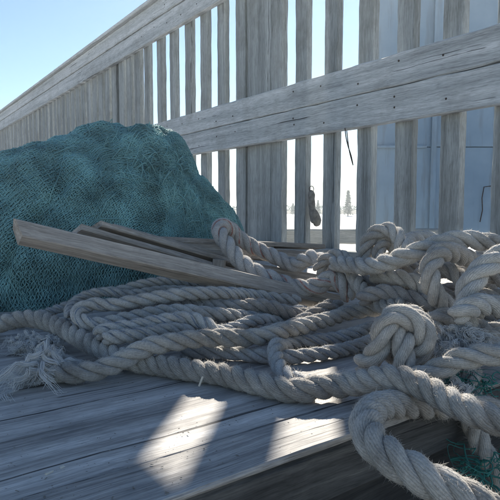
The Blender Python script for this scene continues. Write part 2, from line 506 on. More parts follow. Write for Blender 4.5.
# blue painted panel wall
WY = 5.5
wall = empty('panel_wall', (1.2, WY, 0))
tag(wall, 'blue grey painted panel wall standing behind the right end of the fence', 'wall')
def wp(px, py, dy=0.0):
    v = ray(px, py)
    return CP + v * ((WY + dy) / v.y)
def slab(name, parent, x0, x1, z0, z1, y0, y1, mat, b=0.004):
    me = board_mesh(x1 - x0, z1 - z0, y1 - y0, b, 8, 0.0)
    return part(name, parent, me, mat, Vector((x0, (y0 + y1) / 2, (z0 + z1) / 2)), (1, 0, 0), (0, -1, 0))
zb = wp(440, 234).z
xl = wp(364, 200).x
xs = [xl, wp(437, 0).x, wp(437, 0).x + 0.9, wp(437, 0).x + 1.8, wp(437, 0).x + 2.7]
zl = wp(400, 147).z
for i in range(4):
    slab('panel', wall, xs[i] + .003, xs[i + 1] - .003, zb, zl - 0.003, WY, WY + 0.04, M['paint'])
    slab('panel', wall, xs[i] + .003, xs[i + 1] - .003, zl + 0.003, 2.62, WY - 0.012 * (i % 2), WY + 0.04, M['paint'])
slab('backing', wall, xs[0] + .01, xs[4] - .01, zb + .01, 2.6, WY + 0.0415, WY + 0.05, M['paint'])
slab('ledge', wall, xl - 0.01, wp(429, 0).x, zl - 0.012, zl + 0.012, WY - 0.05, WY - 0.001, M['paint'])
for x in (xl + 0.03, wp(437, 0).x, wp(437, 0).x + 0.9, wp(437, 0).x + 1.8):
    slab('batten', wall, x - .025, x + .025, zb + .01, 2.6, WY - 0.034, WY - 0.0125, M['paint'])
for x in (xl + 0.1, xs[1] + .3, xs[2] + .3, xs[4] - .1):
    slab('stake', wall, x - .04, x + .04, GZ, 2.4, WY + 0.0515, WY + 0.13, M['fence'])
slab('cap', wall, xl - .02, xs[4] + .02, 2.622, 2.66, WY - 0.05, WY + 0.14, M['paint'])

def tube_arrays(pts, rad, n=6, closed_ends=True):
    pts = np.asarray(pts, float)
    N = len(pts)
    rad = np.broadcast_to(np.asarray(rad, float), (N,))
    tg = np.gradient(pts, axis=0)
    tg /= np.linalg.norm(tg, axis=1)[:, None] + 1e-12
    ref = np.array([0.3, 0.2, 0.93]);
    if abs(tg[0] @ ref) > 0.9: ref = np.array([0.9, 0.3, 0.1])
    nn = np.empty_like(pts)
    v = ref - (ref @ tg[0]) * tg[0]; v /= np.linalg.norm(v); nn[0] = v
    for i in range(1, N):
        v = nn[i-1] - (nn[i-1] @ tg[i]) * tg[i]
        nn[i] = v / (np.linalg.norm(v) + 1e-12)
    bb = np.cross(tg, nn)
    a = np.arange(n) * 2 * math.pi / n
    V = pts[:, None, :] + rad[:, None, None] * (np.cos(a)[None, :, None] * nn[:, None, :] + np.sin(a)[None, :, None] * bb[:, None, :])
    i = np.arange(N - 1)[:, None] * n
    j = np.arange(n)[None, :]
    j1 = (j + 1) % n
    Q = np.stack([i + j, i + j1, i + n + j1, i + n + j], -1).reshape(-1, 4)
    return V.reshape(-1, 3), Q

def tubes_mesh(name, paths, rads, n=5):
    VS, QS, o = [], [], 0
    for p, r in zip(paths, rads):
        v, q = tube_arrays(p, r, n)
        VS.append(v); QS.append(q + o); o += len(v)
    return mesh(name, np.concatenate(VS), np.concatenate(QS))

# iron latch strap on the wall
def poly(ptlist, k=10):
    return catmull(np.array([tuple(p) for p in ptlist]), k)
def catmull(P, k=10):
    P = np.asarray(P, float)
    Q = np.vstack([2 * P[0] - P[1], P, 2 * P[-1] - P[-2]])
    out = []
    for i in range(1, len(Q) - 2):
        p0, p1, p2, p3 = Q[i-1], Q[i], Q[i+1], Q[i+2]
        # centripetal parameterisation keeps loops round
        t01 = max(np.linalg.norm(p1 - p0), 1e-6) ** 0.5; t12 = max(np.linalg.norm(p2 - p1), 1e-6) ** 0.5; t23 = max(np.linalg.norm(p3 - p2), 1e-6) ** 0.5
        m1 = (p2 - p1 + t12 * ((p1 - p0) / t01 - (p2 - p0) / (t01 + t12)))
        m2 = (p2 - p1 + t12 * ((p3 - p2) / t23 - (p3 - p1) / (t12 + t23)))
        for s in np.arange(k) / k:
            a = 2 * (p1 - p2) + m1 + m2
            b = -3 * (p1 - p2) - 2 * m1 - m2
            out.append(a * s**3 + b * s**2 + m1 * s + p1)
    out.append(Q[-2])
    return np.array(out)
strap = [wp(491, 186, -.02), wp(484, 187, -.02), wp(482, 198, -.02), wp(482.5, 210, -.02), wp(480, 222, -.02)]
o = link('hook', tubes_mesh('hook', [np.array([tuple(p - wall.location) for p in strap])], [0.005], 6), M['iron'], wall)

# small conifers far behind
def conifer(px, d, h, label, spread=0.24):
    base = at(px, 207, d); base.z = GZ
    t = empty('conifer_tree', base)
    tag(t, label, 'tree', 'small trees on the horizon')
    link('trunk', tubes_mesh('trunk', [np.array([(0, 0, 0), (0.01, 0, h * .5), (0, 0, h)])], [np.array([.03 * h, .02 * h, .004 * h])], 6), M['bark'], t)
    vs, fs = [], []
    for i in range(1800):
        f = random.random() ** 0.8
        z = h * (0.08 + 0.92 * f)
        rr = spread * h * (1 - f) ** 0.85 * (0.55 + 0.45 * math.sin(f * 38) ** 2) * random.uniform(.35, 1.1) + 0.01
        a = random.uniform(0, 2 * math.pi)
        p = Vector((rr * math.cos(a), rr * math.sin(a), z - rr * .25))
        d_ = Vector((math.cos(a), math.sin(a), random.uniform(-.5, .3))).normalized() * 0.075 * h
        s_ = Vector((-math.sin(a), math.cos(a), random.uniform(-.4, .4))) * 0.02 * h
        b0 = len(vs)
        vs += [p - d_ * .5 - s_, p - d_ * .5 + s_, p + d_]
        fs.append((b0, b0 + 1, b0 + 2))
    link('crown', mesh('crown', [tuple(v) for v in vs], fs, False), M['needles'], t)
conifer(348, 30, 1.45, 'tallest bluish conifer seen far off through the slats', 0.26)
conifer(338.5, 34, 0.85, 'short conifer just left of the tallest far conifer', 0.3)
conifer(293, 36, 0.8, 'small far conifer seen beside the dark post', 0.34)
conifer(318, 33, 0.95, 'far conifer behind the hanging dark lump', 0.3)

vs, fs = [], []
for i in range(5200):
    px = random.uniform(150, 380); d_ = random.uniform(38, 46)
    hh = (0.18 + 0.22 * (mnoise.noise((px * .05, 3.1, 0)) + .5) + 0.25 * max(0, mnoise.noise((px * .35, 8.1, 0)))) * 1.2
    p = at(px, 207, d_); p.z = GZ + random.random() ** .8 * max(.08, hh) + 0.25
    for q in range(1):
        a_ = Vector((random.uniform(-1, 1), random.uniform(-1, 1), random.uniform(-.6, 1))).normalized() * .10
        b_ = Vector((random.uniform(-1, 1), random.uniform(-1, 1), random.uniform(-1, 1))).normalized() * .05
        n0 = len(vs); vs += [tuple(p - b_), tuple(p + b_), tuple(p + a_)]; fs.append((n0, n0 + 1, n0 + 2))
o = link('far_scrub', mesh('far_scrub', vs, fs, False), M['needles'])
tag(o, 'low hazy line of scrub along the far shore', 'scrub', kind='stuff')
bank = [at(px, 207, 44) for px in range(60, 420, 12)]
vs = []
for i, p in enumerate(bank):
    h_ = GZ + .30 + .07 * mnoise.noise((i * .7, 2, 2))
    vs += [(p.x, p.y - 5, GZ - .02), (p.x, p.y - 1, h_), (p.x, p.y + 3, h_), (p.x, p.y + 8, GZ - .02)]
fs = [(i * 4 + j, i * 4 + 4 + j, i * 4 + 5 + j, i * 4 + 1 + j) for i in range(len(bank) - 1) for j in range(3)]
tag(link('far_bank', mesh('far_bank', vs, fs), M['bark']), kind='structure')

# dark lump hanging on a slat
def hanging():
    d = (fpt(fence_t(316), 0.2, -PT - .02) - CP).dot(FWD)
    prof = [(190, 311, 1.0), (191.5, 311.2, 2.6), (195, 311.6, 3.6), (199, 311.6, 3.2), (204, 311.8, 3.6), (209, 312.2, 3.3), (213, 313.5, 4.6), (217, 315, 5.2), (221, 316, 5.4), (224, 316, 4.2), (226, 315, 1.2)]
    base = at(314, 208, d)
    t = empty('hanging_float', base)
    tag(t, 'small dark lumpy float hanging behind a slat right of the wide post', 'float')
    pts = np.array([tuple(at(x, y, d) - base) for y, x, w in prof])
    rad = np.array([w * d / F for y, x, w in prof])
    me = tubes_mesh('float_body', [catmull(pts, 4)], [np.interp(np.arange(0, len(prof) - 1 + 1e-6, .25), np.arange(len(prof)), rad)], 14)
    link('float_body', me, M['lump'], t)
    lp = np.array([tuple(at(311.5 + 2.2 * math.cos(a_), 189 + 3 * math.sin(a_), d) - base) for a_ in np.linspace(0, 6.283, 14)])
    link('eye', tubes_mesh('eye', [lp], [0.002], 6), M['iron'], t)
hanging()
# loose cord dangling under the rail
dd = (fpt(fence_t(350), .5, 0.01) - CP).dot(FWD)
pts = [at(345, 128, dd - .03), at(346, 137, dd - .02), at(348, 146, dd), at(351, 155, dd + .01), at(353, 165, dd + .02), at(349.5, 152, dd + .03), at(347.5, 138, dd + .02), at(346.5, 128, dd + .02)]
o = link('dangling_cord', tubes_mesh('dangling_cord', [poly(pts, 6)], [0.0022], 5), M['iron'])
tag(o, 'thin dark cord looped down under the middle rail', 'cord')

# ------------------------------------------------------------------ the net
def net():
    top = [(-150, 215), (-90, 190), (-40, 178), (0, 163), (30, 152), (60, 142), (85, 134), (104, 131), (140, 127), (160, 130), (178, 138), (187, 155), (197, 174), (214, 194), (231, 212), (240, 230), (246, 252)]
    NU, NV = 420, 190
    us = np.linspace(0, 1, NU)
    pxs = np.array([p[0] for p in top], float); pys = np.array([p[1] for p in top], float)
    yc = np.interp(pxs, [-150, 60, 246], [1.46, 1.50, 1.66])
    xs_ = (pxs - 250) / F * yc
    zs_ = np.array([at(px, py, d_).z for px, py, d_ in zip(pxs, pys, yc)])
    hd = np.interp(pxs, [-150, 0, 120, 180, 246], [.40, .42, .40, .30, .07])
    # arc-length parameter along the silhouette so that cells keep their size
    s = np.concatenate([[0], np.cumsum(np.hypot(np.diff(xs_), np.diff(zs_)))]); s /= s[-1]
    X = np.interp(us, s, xs_); Z = np.interp(us, s, zs_); Y = np.interp(us, s, yc); H = np.interp(us, s, hd)
    ker = np.ones(9) / 9
    sm = lambda a: np.convolve(np.pad(a, 4, 'edge'), ker, 'valid')
    X, Z, Y, H = sm(X), sm(Z), sm(Y), sm(H)
    Z[-1] = max(Z[-1], .02)
    base = Vector((-0.55, 1.45, 0))
    vv = np.linspace(R(96), R(-60), NV)
    def surf(iu, iv):
        """iu, iv: float grid indices -> point"""
        pu = np.clip(iu, 0, NU - 1); pv = np.clip(iv, 0, NV - 1)
        x = np.interp(pu, np.arange(NU), X); y = np.interp(pu, np.arange(NU), Y); z = np.interp(pu, np.arange(NU), Z); h_ = np.interp(pu, np.arange(NU), H)
        a = np.interp(pv, np.arange(NV), vv)
        return np.stack([x, y - h_ * np.sign(np.sin(a)) * np.abs(np.sin(a)) ** 0.9, np.maximum(z * np.sign(np.cos(a)) * np.abs(np.cos(a)) ** 0.75, -0.004)], -1)
    def disp(P, seed):
        out = P.copy()
        for i in range(len(P)):
            p = P[i]
            n1 = mnoise.noise((p[0] * 4 + seed, p[1] * 4, p[2] * 4))
            n2 = mnoise.noise((p[0] * 13 + p[2] * 9 + seed, p[1] * 9, p[2] * 4 - p[0] * 3))
            n3 = mnoise.noise((p[0] * 34 + p[2] * 20, p[1] * 30 + seed, p[2] * 16 - p[0] * 14))
            cr = 0.0
            for (x0_, sl, wd, dp) in ((-0.30, -0.35, .020, .030), (-0.40, 0.55, .018, .022), (-0.72, -0.55, .022, .035), (-0.86, 0.25, .020, .03), (-0.17, 0.35, .015, .018), (-0.55, -0.15, .016, .014)):
                q_ = (p[0] - x0_ - sl * (p[2] - .3) - .012 * n2) / wd
                cr -= dp * math.exp(-q_ * q_) * (0.6 + 0.6 * n1)
            k_ = 0.028 * n1 + 0.009 * (1 - abs(n2) * 2.4) + 0.006 * n3 + cr + 0.002
            c = np.array([p[0] * .97, 1.62, 0.10])
            d_ = p - c; d_ /= np.linalg.norm(d_) + 1e-9
            out[i] = p + d_ * (k_ - 0.012)
            out[i][2] = max(out[i][2], 0.002)
        return out
    gu, gv_ = np.meshgrid(np.arange(0, NU, 2), np.arange(0, NV, 2), indexing='ij')
    P = surf(gu.ravel(), gv_.ravel())
    Pd = disp(P, 0.0)
    nu, nv = gu.shape
    G = Pd.reshape(nu, nv, 3)
    t = empty('fishing_net', base)
    tag(t, 'large heap of teal green fishing net piled against the fence', 'net')
    b0 = np.array(base)
    # smooth inner body
    idx = np.arange(nu * nv).reshape(nu, nv)
    fs = np.stack([idx[:-1, :-1], idx[:-1, 1:], idx[1:, 1:], idx[1:, :-1]], -1).reshape(-1, 4)
    # normals
    du = np.gradient(G, axis=0); dv = np.gradient(G, axis=1)
    nrm = np.cross(dv, du); nrm /= np.linalg.norm(nrm, axis=2)[..., None] + 1e-9
    if nrm[nu // 3, nv // 4][1] > 0: nrm = -nrm
    su = np.cumsum(np.concatenate([[0], np.hypot(np.diff(X[::2]), np.diff(Z[::2]))])) / 0.008
    sv = np.arange(nv) * 0.85
    uvg = np.stack(np.meshgrid(su, sv, indexing='ij'), -1).reshape(-1, 2)
    me = mesh('inner_layers', (G - nrm * 0.004 - b0).reshape(-1, 3), fs, True, uvg[fs.ravel()])
    link('inner_layers', me, M['net_inner'], t)
    def sample(A, fu, fv):
        fu = np.clip(fu, 0, nu - 1.001); fv = np.clip(fv, 0, nv - 1.001)
        i = fu.astype(int); j = fv.astype(int); a = (fu - i)[:, None]; b = (fv - j)[:, None]
        return A[i, j] * (1-a) * (1-b) + A[i+1, j] * a * (1-b) + A[i, j+1] * (1-a) * b + A[i+1, j+1] * a * b
    # draped netting: diagonal twine in two directions, two slack layers
    for layer, (lift, cu, cv, ang, nm) in enumerate(((0.0015, 0.85, 0.68, 0.0, 'netting'), (0.004, 0.95, 0.72, 0.35, 'netting'))):
        VS, QS, off = [], [], 0
        lim_u, lim_v = nu - 2, nv - 2
        for sgn in (1, -1):
            for kk in range(-int(lim_v / cv) - 4, int(lim_u / cu) + int(lim_v / cv) + 4):
                m = np.arange(0, int(lim_v / cv) + 1, 0.5)
                zig = 0.30 * np.sin(m * math.pi * 2.0 + kk)
                fv = m * cv
                fu = (kk + sgn * m + zig) * cu + ang * fv
                ok = (fu > 0) & (fu < lim_u)
                if ok.sum() < 4: continue
                fu, fv = fu[ok], fv[ok]
                wobu = 1.6 * np.sin(fu * .11 + fv * .07 + layer) + 0.8 * np.sin(fv * .31 + layer * 2)
                p = sample(G, fu + wobu, fv); n_ = sample(nrm, fu + wobu, fv)
                lf = lift + 0.0012 * np.sin(fu * .9 + kk * 2.1) + 0.0009 * rng.normal(size=len(fu)) + .0035 * np.sin(fu * .13 + fv * .21)
                p = p + n_ * lf[:, None] - b0
                p[:, 2] = np.maximum(p[:, 2], 0.001)
                rr = 0.0009 + 0.0008 * (np.arange(len(fu)) % 2)
                v, q = tube_arrays(p, rr, 4)
                VS.append(v); QS.append(q + off); off += len(v)
        me = mesh(nm, np.concatenate(VS), np.concatenate(QS), True)
        o = link(nm, me, M['twine'], t)
        o['kind'] = 'stuff'
    # loose meshes standing up from the crest and the right shoulder
    paths, rads = [], []
    for (fu0, fv0, n_, sp_) in ((0.63, .36, 60, 9), (0.69, .33, 60, 8), (0.80, .28, 50, 7), (0.93, .25, 40, 6), (.28, .36, 30, 12)):
        for q in range(n_):
            a_ = np.array([fu0 * nu + rng.normal() * sp_, fv0 * nv + rng.normal() * sp_]); b_ = a_ + rng.normal(size=2) * 5
            tt2 = np.linspace(0, 1, 9)
            fu = a_[0] + (b_[0] - a_[0]) * tt2; fv = a_[1] + (b_[1] - a_[1]) * tt2
            p = sample(G, fu, fv) + sample(nrm, fu, fv) * (np.sin(tt2 * math.pi) * rng.uniform(.004, .022) + .003)[:, None] - b0
            paths.append(p); rads.append(np.full(9, .0011))
    o = link('loose_twine', tubes_mesh('loose_twine', paths, rads, 4), M['twine'], t)
    o['kind'] = 'stuff'
net()

# ------------------------------------------------------------------ the laths
def lath(p0, p1, W, T, roll, label, seg=60, taper=1.0, endcut=0.0, bow=0.0, mat='lath'):
    d = p1 - p0
    x = d.normalized()
    side = x.cross(ZUP).normalized()
    z0 = side.cross(x)
    zz = z0 * math.cos(roll) - side * -math.sin(roll)
    me = board_mesh(d.length, W, T, 0.0016, seg, 0.0013, bow=bow, endcut=endcut, notch=0.006, taper=taper)
    o = link('wooden_lath', me, M[mat])
    put(o, p0, x, zz)
    tag(o, label, 'lath', 'laths lying across the ropes')
    return o
lath(at(17, 232, .78), at(336, 304, 1.06), 0.031, 0.027, R(-30), 'longest brown lath, thick and nearest, sticking out left over the net', 90, 1.05, 0.012)
lath(at(76, 231, .90), at(262, 283, 1.22), 0.042, 0.011, R(-24), 'lath with its square end just behind the longest lath, lowest of a thin stack', 50)
lath(at(95, 227, .93), at(275, 278, 1.26), 0.042, 0.010, R(-20), 'thin lath topmost of the stack behind the longest lath', 50)
lath(at(108, 229, .97), at(288, 277, 1.31), 0.040, 0.010, R(-16), 'thin lath at the back of the sloping stack', 50)
lath(at(146, 240, 1.10), at(318, 247, 1.42), 0.055, 0.012, R(-8), 'flat lath lying nearly level under the rope loop', 40)
lath(at(152, 245, 1.12), at(306, 258, 1.36), 0.060, 0.030, R(-4), 'wide flat board below the level lath behind the rope loop', 40)
lath(at(205, 262, 1.18), at(345, 287, 1.22), 0.055, 0.030, R(-10), 'short dark board passing behind the rope loop', 40)
ob = link('wood_offcut', board_mesh(0.035, 0.026, 0.02, 0.002, 4, 0.001), M['lath'])
put(ob, at(218, 276, 1.10), ZUP + RT * .1, (0, -1, .1))
tag(ob, 'small pinkish wood offcut standing beside the rope loop', 'wood')

# ------------------------------------------------------------------ the ropes
ROPES = []   # (label, material, radius, control points, pitch factor)
def rope(label, mat, r, pts, pitch=2.5, fray=(), fuzz=1.0, cat='rope'):
    ROPES.append(dict(label=label, mat=mat, r=r, P=[at(*p) for p in pts], pitch=pitch, fray=fray, fuzz=fuzz))

rope('grey rope from the left edge along the front to the right edge', 'rope_grey', .0142,
     [(-40, 338, .93), (-14, 331, .90), (0, 326, .88), (24, 319, .87), (48, 322, .85), (72, 333, .80), (96, 345, .75), (120, 355, .71), (150, 365, -.0130), (200, 372, -.0130), (224, 375, -.0130), (260, 384, -.0130), (296, 391, -.0130), (324, 387, -.016),
      (352, 385, -.018), (384, 380, .575), (408, 384, .555), (440, 398, .53), (470, 412, .505), (500, 422, .49), (530, 430, .48)], 2.1, fuzz=1.3)
rope('long grey rope with a frayed left end, running under the laths to the big knot', 'rope_grey', .0132,
     [(52, 372, -.0121), (76, 374, -.0121), (100, 372, -.0121), (124, 365, -.016), (148, 354, -.026), (184, 343, -.036), (220, 338, -.036), (260, 338, -.030), (296, 329, -.030), (320, 320, -.034), (345, 312, -.038), (372, 309, -.042), (396, 308, -.046), (418, 312, -.045), (432, 322, -.035)], 2.6, fray=(0,))
rope('thin pale rope bent into a hook that meets the front rope', 'rope_pale', .0108,
     [(376, 326, -.016), (354, 333, -.014), (336, 338, -.0100), (318, 340, -.0100), (298, 341, -.0100), (284, 346, -.0100), (275, 357, -.0100), (277, 367, -.0112), (284, 375, -.0112), (296, 381, -.0108), (315, 384, -.0108)], 3.2)
rope('thin pale rope lying on the deck between the hook and the big knot', 'rope_pale', .0105,
     [(382, 336, -.012), (356, 346, -.0097), (330, 352, -.0097), (300, 356, -.0097), (265, 356, -.0097), (236, 353, -.0097), (205, 352, -.0097), (180, 352, -.0097)], 3.2)
rope('pale rope doubled in a bend at the left of the coil', 'rope_pale', .0112,
     [(300, 300, 1.0), (262, 296, .96), (230, 293, .92), (205, 293, .89), (184, 294, .87), (160, 297, .86), (136, 301, .85), (112, 305, .84), (96, 304, .84), (84, 307, .83), (77, 315, .81), (84, 322, .80), (100, 324, .80), (124, 319, .81), (160, 312, .82), (184, 311, .83), (214, 314, .85), (244, 315, .88), (280, 312, .92), (310, 310, .96)], 2.9)
rope('thin grey rope arching over the top of the coil beside the net', 'rope_pale', .0085,
     [(10, 326, .98), (36, 317, .97), (72, 304, .96), (98, 293, .96), (120, 290, .96), (142, 284, .96), (170, 281, .97), (200, 284, .99), (235, 290, 1.03)], 3.0)
rope('thin grey rope curling down at the left end of the coil', 'rope_pale', .0082,
     [(66, 322, .83), (67, 313, .86), (72, 305, .89), (82, 297, .91), (102, 292, .92), (130, 294, .93), (160, 290, .94), (190, 290, .97), (230, 294, 1.02)], 3.0)
rope('pale blue marked rope arched over a dark gap in the coil', 'rope_pale', .0112,
     [(96, 338, .74), (107, 334, .75), (136, 328, .76), (168, 322, .77), (190, 321, .78), (206, 326, .77), (220, 334, .76), (240, 340, .77)], 2.7)
rope('pale rope just below the arched one in the coil', 'rope_pale', .0102,
     [(104, 346, .73), (126, 341, .73), (148, 335, .74), (176, 329, .76), (204, 333, .80), (232, 330, .84), (262, 322, .88), (290, 320, .92)], 2.7)
rope('grey rope in the shade under the laths', 'rope_brown', .0120,
     [(120, 312, .90), (150, 306, .90), (185, 303, .90), (224, 309, .90), (262, 312, .90), (296, 318, .90), (322, 312, .93), (345, 303, .96)], 2.5)
rope('brown rope lowest in the shade under the laths', 'rope_brown', .0120,
     [(150, 327, .86), (180, 322, .86), (215, 322, .87), (250, 325, .87), (286, 325, .87), (312, 316, .90), (336, 306, .93)], 2.5)
rope('pale rope with a red thread raised in a tall loop over the laths', 'rope_red', .0172,
     [(352, 300, .98), (345, 281, .985), (336, 271, 1.00), (320, 282, 1.0), (302, 286, 1.01), (284, 283, 1.02), (266, 277, 1.03), (250, 269, 1.04), (237, 257, 1.06), (226, 243, 1.08), (219, 232, 1.10), (222, 226, 1.13), (231, 230, 1.16), (240, 239, 1.17), (255, 248, 1.18), (275, 257, 1.17), (295, 265, 1.15), (304, 260, 1.13), (313, 257, 1.11), (321, 262, 1.09), (325, 273, 1.07), (324, 286, 1.06)], 2.5)
rope('grey rope bent in a small hump right of the tall loop', 'rope_grey', .0135,
     [(322, 276, 1.06), (326, 263, 1.04), (336, 259, 1.02), (344, 267, 1.00), (350, 280, .97), (360, 289, .93), (374, 298, .89), (392, 303, .85), (410, 306, .82)], 2.6)
rope('pale rope rising from the left up over the pile to the right edge', 'rope_white', .0152,
     [(338, 271, 1.00), (352, 268, .95), (370, 267, .90), (392, 261, .86), (412, 254, .83), (432, 248, .82), (452, 243, .83), (476, 242, .84), (500, 245, .84), (525, 250, .84)], 3.0)
rope('grey rope crossing low inside the pile', 'rope_brown', .0152,
     [(352, 280, 1.00), (372, 283, .97), (395, 287, .95), (420, 291, .94), (445, 292, .93), (470, 288, .93), (500, 282, .93)], 2.6)
rope('pale rope looped at the very top of the pile against the fence', 'rope_white', .0146,
     [(364, 270, 1.02), (366, 256, 1.00), (369, 242, .99), (378, 233, .98), (390, 231, .97), (399, 239, .95), (402, 252, .94), (408, 243, 1.00), (418, 239, 1.04), (434, 240, 1.06), (448, 250, 1.05)], 2.6)
rope('grey rope hanging down over the front of the pile from the top strand', 'rope_grey', .0150,
     [(470, 262, .86), (452, 252, .80), (438, 254, .77), (431, 266, .76), (431, 281, .75), (436, 296, .75), (446, 308, .76), (462, 318, .78)], 2.6)
rope('thick pale rope curving down the right side of the pile', 'rope_white', .0160,
     [(530, 244, .74), (514, 249, .73), (499, 257, .72), (484, 268, .71), (473, 281, .705), (467, 296, .70), (468, 312, .70), (482, 322, .71)], 2.7)
rope('short rope end with a lit blunt tip below the curved rope', 'rope_white', .0140,
     [(452, 318, .66), (461, 312, .655), (470, 307, .66), (484, 304, .67), (500, 307, .68), (520, 312, .69)], 2.5)
rope('pale rope crossing the right edge just above the thick front rope', 'rope_white', .0130,
     [(400, 378, .625), (418, 371, .62), (440, 364, .61), (460, 356, .60), (478, 354, .59), (500, 353, .58), (526, 350, .58)], 2.9)
rope('thick grey rope bent back over the deck edge, falling to the bottom right corner', 'rope_grey', .0150,
     [(500, 416, .635), (474, 412, .62), (450, 408, .605), (430, 405, .585), (404, 401, .56), (384, 403, .535), (371, 411, .505), (366, 424, .475), (371, 440, .45), (387, 455, .43), (412, 471, .415), (442, 487, .405), (474, 502, .40), (510, 520, .395)], 2.3, fuzz=1.4)
rope('grey rope hanging beside the right edge below the thick front rope', 'rope_grey', .0130,
     [(470, 400, .68), (477, 418, .64), (482, 438, .61), (488, 458, .60), (498, 478, .60), (512, 500, .60)], 2.6)
rope('grey rope deep at the back of the pile under the fence', 'rope_brown', .0130,
     [(400, 268, 1.02), (430, 272, 1.02), (460, 270, 1.02), (490, 262, 1.02), (520, 258, 1.02)], 2.6)
rope('brown rope lying behind the big knot', 'rope_brown', .0135,
     [(360, 300, .90), (385, 296, .88), (410, 300, .86), (440, 305, .84), (470, 312, .84), (505, 322, .83)], 2.6)
rope('grey rope on the deck at the foot of the pile', 'rope_grey', .0130,
     [(395, 352, .72), (420, 352, .72), (450, 345, .72), (480, 338, .72), (515, 335, .72)], 2.6)

rope('grey rope turned in a ring inside the topmost loop', 'rope_grey', .0125,
     [(384, 268, .97), (380, 252, .975), (384, 243, .98), (392, 243, .985), (396, 253, .98), (392, 266, .97)], 2.6)
rope('brown rope buried at the right of the pile', 'rope_brown', .0138,
     [(438, 268, .90), (455, 272, .88), (472, 268, .87), (490, 274, .86), (512, 286, .85)], 2.6)
rope('grey rope buried in the middle of the pile', 'rope_grey', .0138,
     [(372, 276, .95), (396, 277, .90), (416, 283, .88), (430, 296, .87), (452, 300, .87), (480, 296, .87), (515, 300, .87)], 2.6)
rope('brown rope on the deck behind the whole pile', 'rope_brown', .0138,
     [(350, 262, 1.25), (380, 266, 1.22), (410, 262, 1.2), (440, 262, 1.2), (475, 258, 1.2), (520, 256, 1.2)], 2.6)
rope('grey rope lying flat under the right end of the pile', 'rope_grey', .0138,
     [(392, 322, .80), (420, 325, .80), (450, 330, .80), (480, 330, .80), (520, 330, .80)], 2.6)
rope('grey rope winding between the big knot and the right side of the pile', 'rope_grey', .0142,
     [(418, 330, .74), (432, 318, .75), (450, 312, .76), (468, 320, .76), (486, 330, .75), (512, 330, .74)], 2.4)
rope('brown rope dipping behind the hanging strand at the right of the pile', 'rope_brown', .0142,
     [(400, 290, .90), (420, 276, .88), (446, 270, .86), (462, 280, .84), (474, 296, .83), (500, 304, .82), (520, 302, .82)], 2.5)
rope('pale rope bunched under the topmost loop of the pile', 'rope_white', .0142,
     [(358, 262, 1.04), (376, 258, 1.00), (398, 256, .98), (420, 250, .98), (440, 256, .97), (460, 262, .96), (490, 256, .96), (520, 262, .95)], 2.5)
# the big knot: overhand knot pulled tight
kc = at(401, 341, .665)
def kn(x, y, z, s=0.0275):
    return kc + (RT * x + UP * y - FWD * z) * s
knot_pts = [kn(-2.0, -1.1, -.2), kn(-1.35, -.85, .2), kn(-.95, -.15, .55), kn(-.75, .55, .6), (kn(-.1, .85, .5)), kn(.55, .45, .75), kn(.6, -.3, 1.0), kn(.15, -.9, .7), kn(-.35, -.75, .0), kn(-.5, 0.0, .1), kn(-.15, .5, .35), kn(.0, .3, .95), kn(-.1, -.45, 1.15), kn(.35, -1.0, .45), kn(.95, -.75, -.2), kn(1.15, .0, .1), kn(.85, .75, .2), kn(.35, 1.15, -.2), kn(-.3, 1.0, -.6), kn(.3, 1.1, -1.0), kn(1.3, .9, -1.1)]
ROPES.append(dict(label='fat overhand knot of grey rope standing on the deck right of centre', mat='rope_grey', r=.0142, P=knot_pts, pitch=2.9, fray=(), fuzz=1.2, knot=True))

# -- settle the ropes: resample, then push apart where they would cut through each other
def resample(P, step):
    d = np.concatenate([[0], np.cumsum(np.linalg.norm(np.diff(P, axis=0), axis=1))])
    n = max(4, int(d[-1] / step) + 1)
    s = np.linspace(0, d[-1], n)
    return np.stack([np.interp(s, d, P[:, i]) for i in range(3)], 1)
STEP = 0.008
for rp in ROPES:
    rp['Q'] = resample(catmull([tuple(p) for p in rp['P']], 16), STEP)
rid = np.concatenate([np.full(len(rp['Q']), i) for i, rp in enumerate(ROPES)])
arc = np.concatenate([np.arange(len(rp['Q'])) * STEP for rp in ROPES])
rad = np.concatenate([np.full(len(rp['Q']), rp['r']) for rp in ROPES])
stiff = np.concatenate([np.full(len(rp['Q']), 0.55 if rp.get('knot') else 1.0) for rp in ROPES])
X0 = np.concatenate([rp['Q'] for rp in ROPES])
Xc = X0.copy()
want = (rad[:, None] + rad[None, :]) * 0.93
same = (rid[:, None] == rid[None, :]) & (np.abs(arc[:, None] - arc[None, :]) < want * 1.9)
E = np.array(EDGE); fd = np.array(FD)
viewdir = np.array(FWD)
for it in range(70):
    D = Xc[:, None, :] - Xc[None, :, :]
    L = np.sqrt((D ** 2).sum(-1)) + 1e-6
    pen = np.clip(want - L, 0, None)
    pen[same] = 0
    dirs = D / L[..., None]
    # slide along the view and upwards rather than sideways
    mv = (dirs * pen[..., None]).sum(1)
    cnt = np.maximum((pen > 0).sum(1), 1)[:, None]
    mv = mv / np.sqrt(cnt) * 0.35
    Xc = Xc + mv * stiff[:, None]
    # bending stiffness: smooth the displacement field along each rope
    U = Xc - X0
    i0 = 0
    for rp in ROPES:
        n = len(rp['Q'])
        u = U[i0:i0+n]
        if n > 6:
            for _ in range(2 if not rp.get('knot') else 1):
                u[1:-1] = 0.25 * u[:-2] + 0.5 * u[1:-1] + 0.25 * u[2:]
        Xc[i0:i0+n] = X0[i0:i0+n] + u * 0.995
        i0 += n
    on = ((Xc - E) @ fd) > 0.004
    Xc[:, 2] = np.where(on, np.maximum(Xc[:, 2], rad * 0.90), Xc[:, 2])
i0 = 0
for rp in ROPES:
    n = len(rp['Q']); rp['Q'] = Xc[i0:i0+n]; i0 += n

NR = 12
def wob(s, seed, f):
    return np.array([mnoise.noise((x * f, seed * 7.3, seed * 1.9)) for x in s])

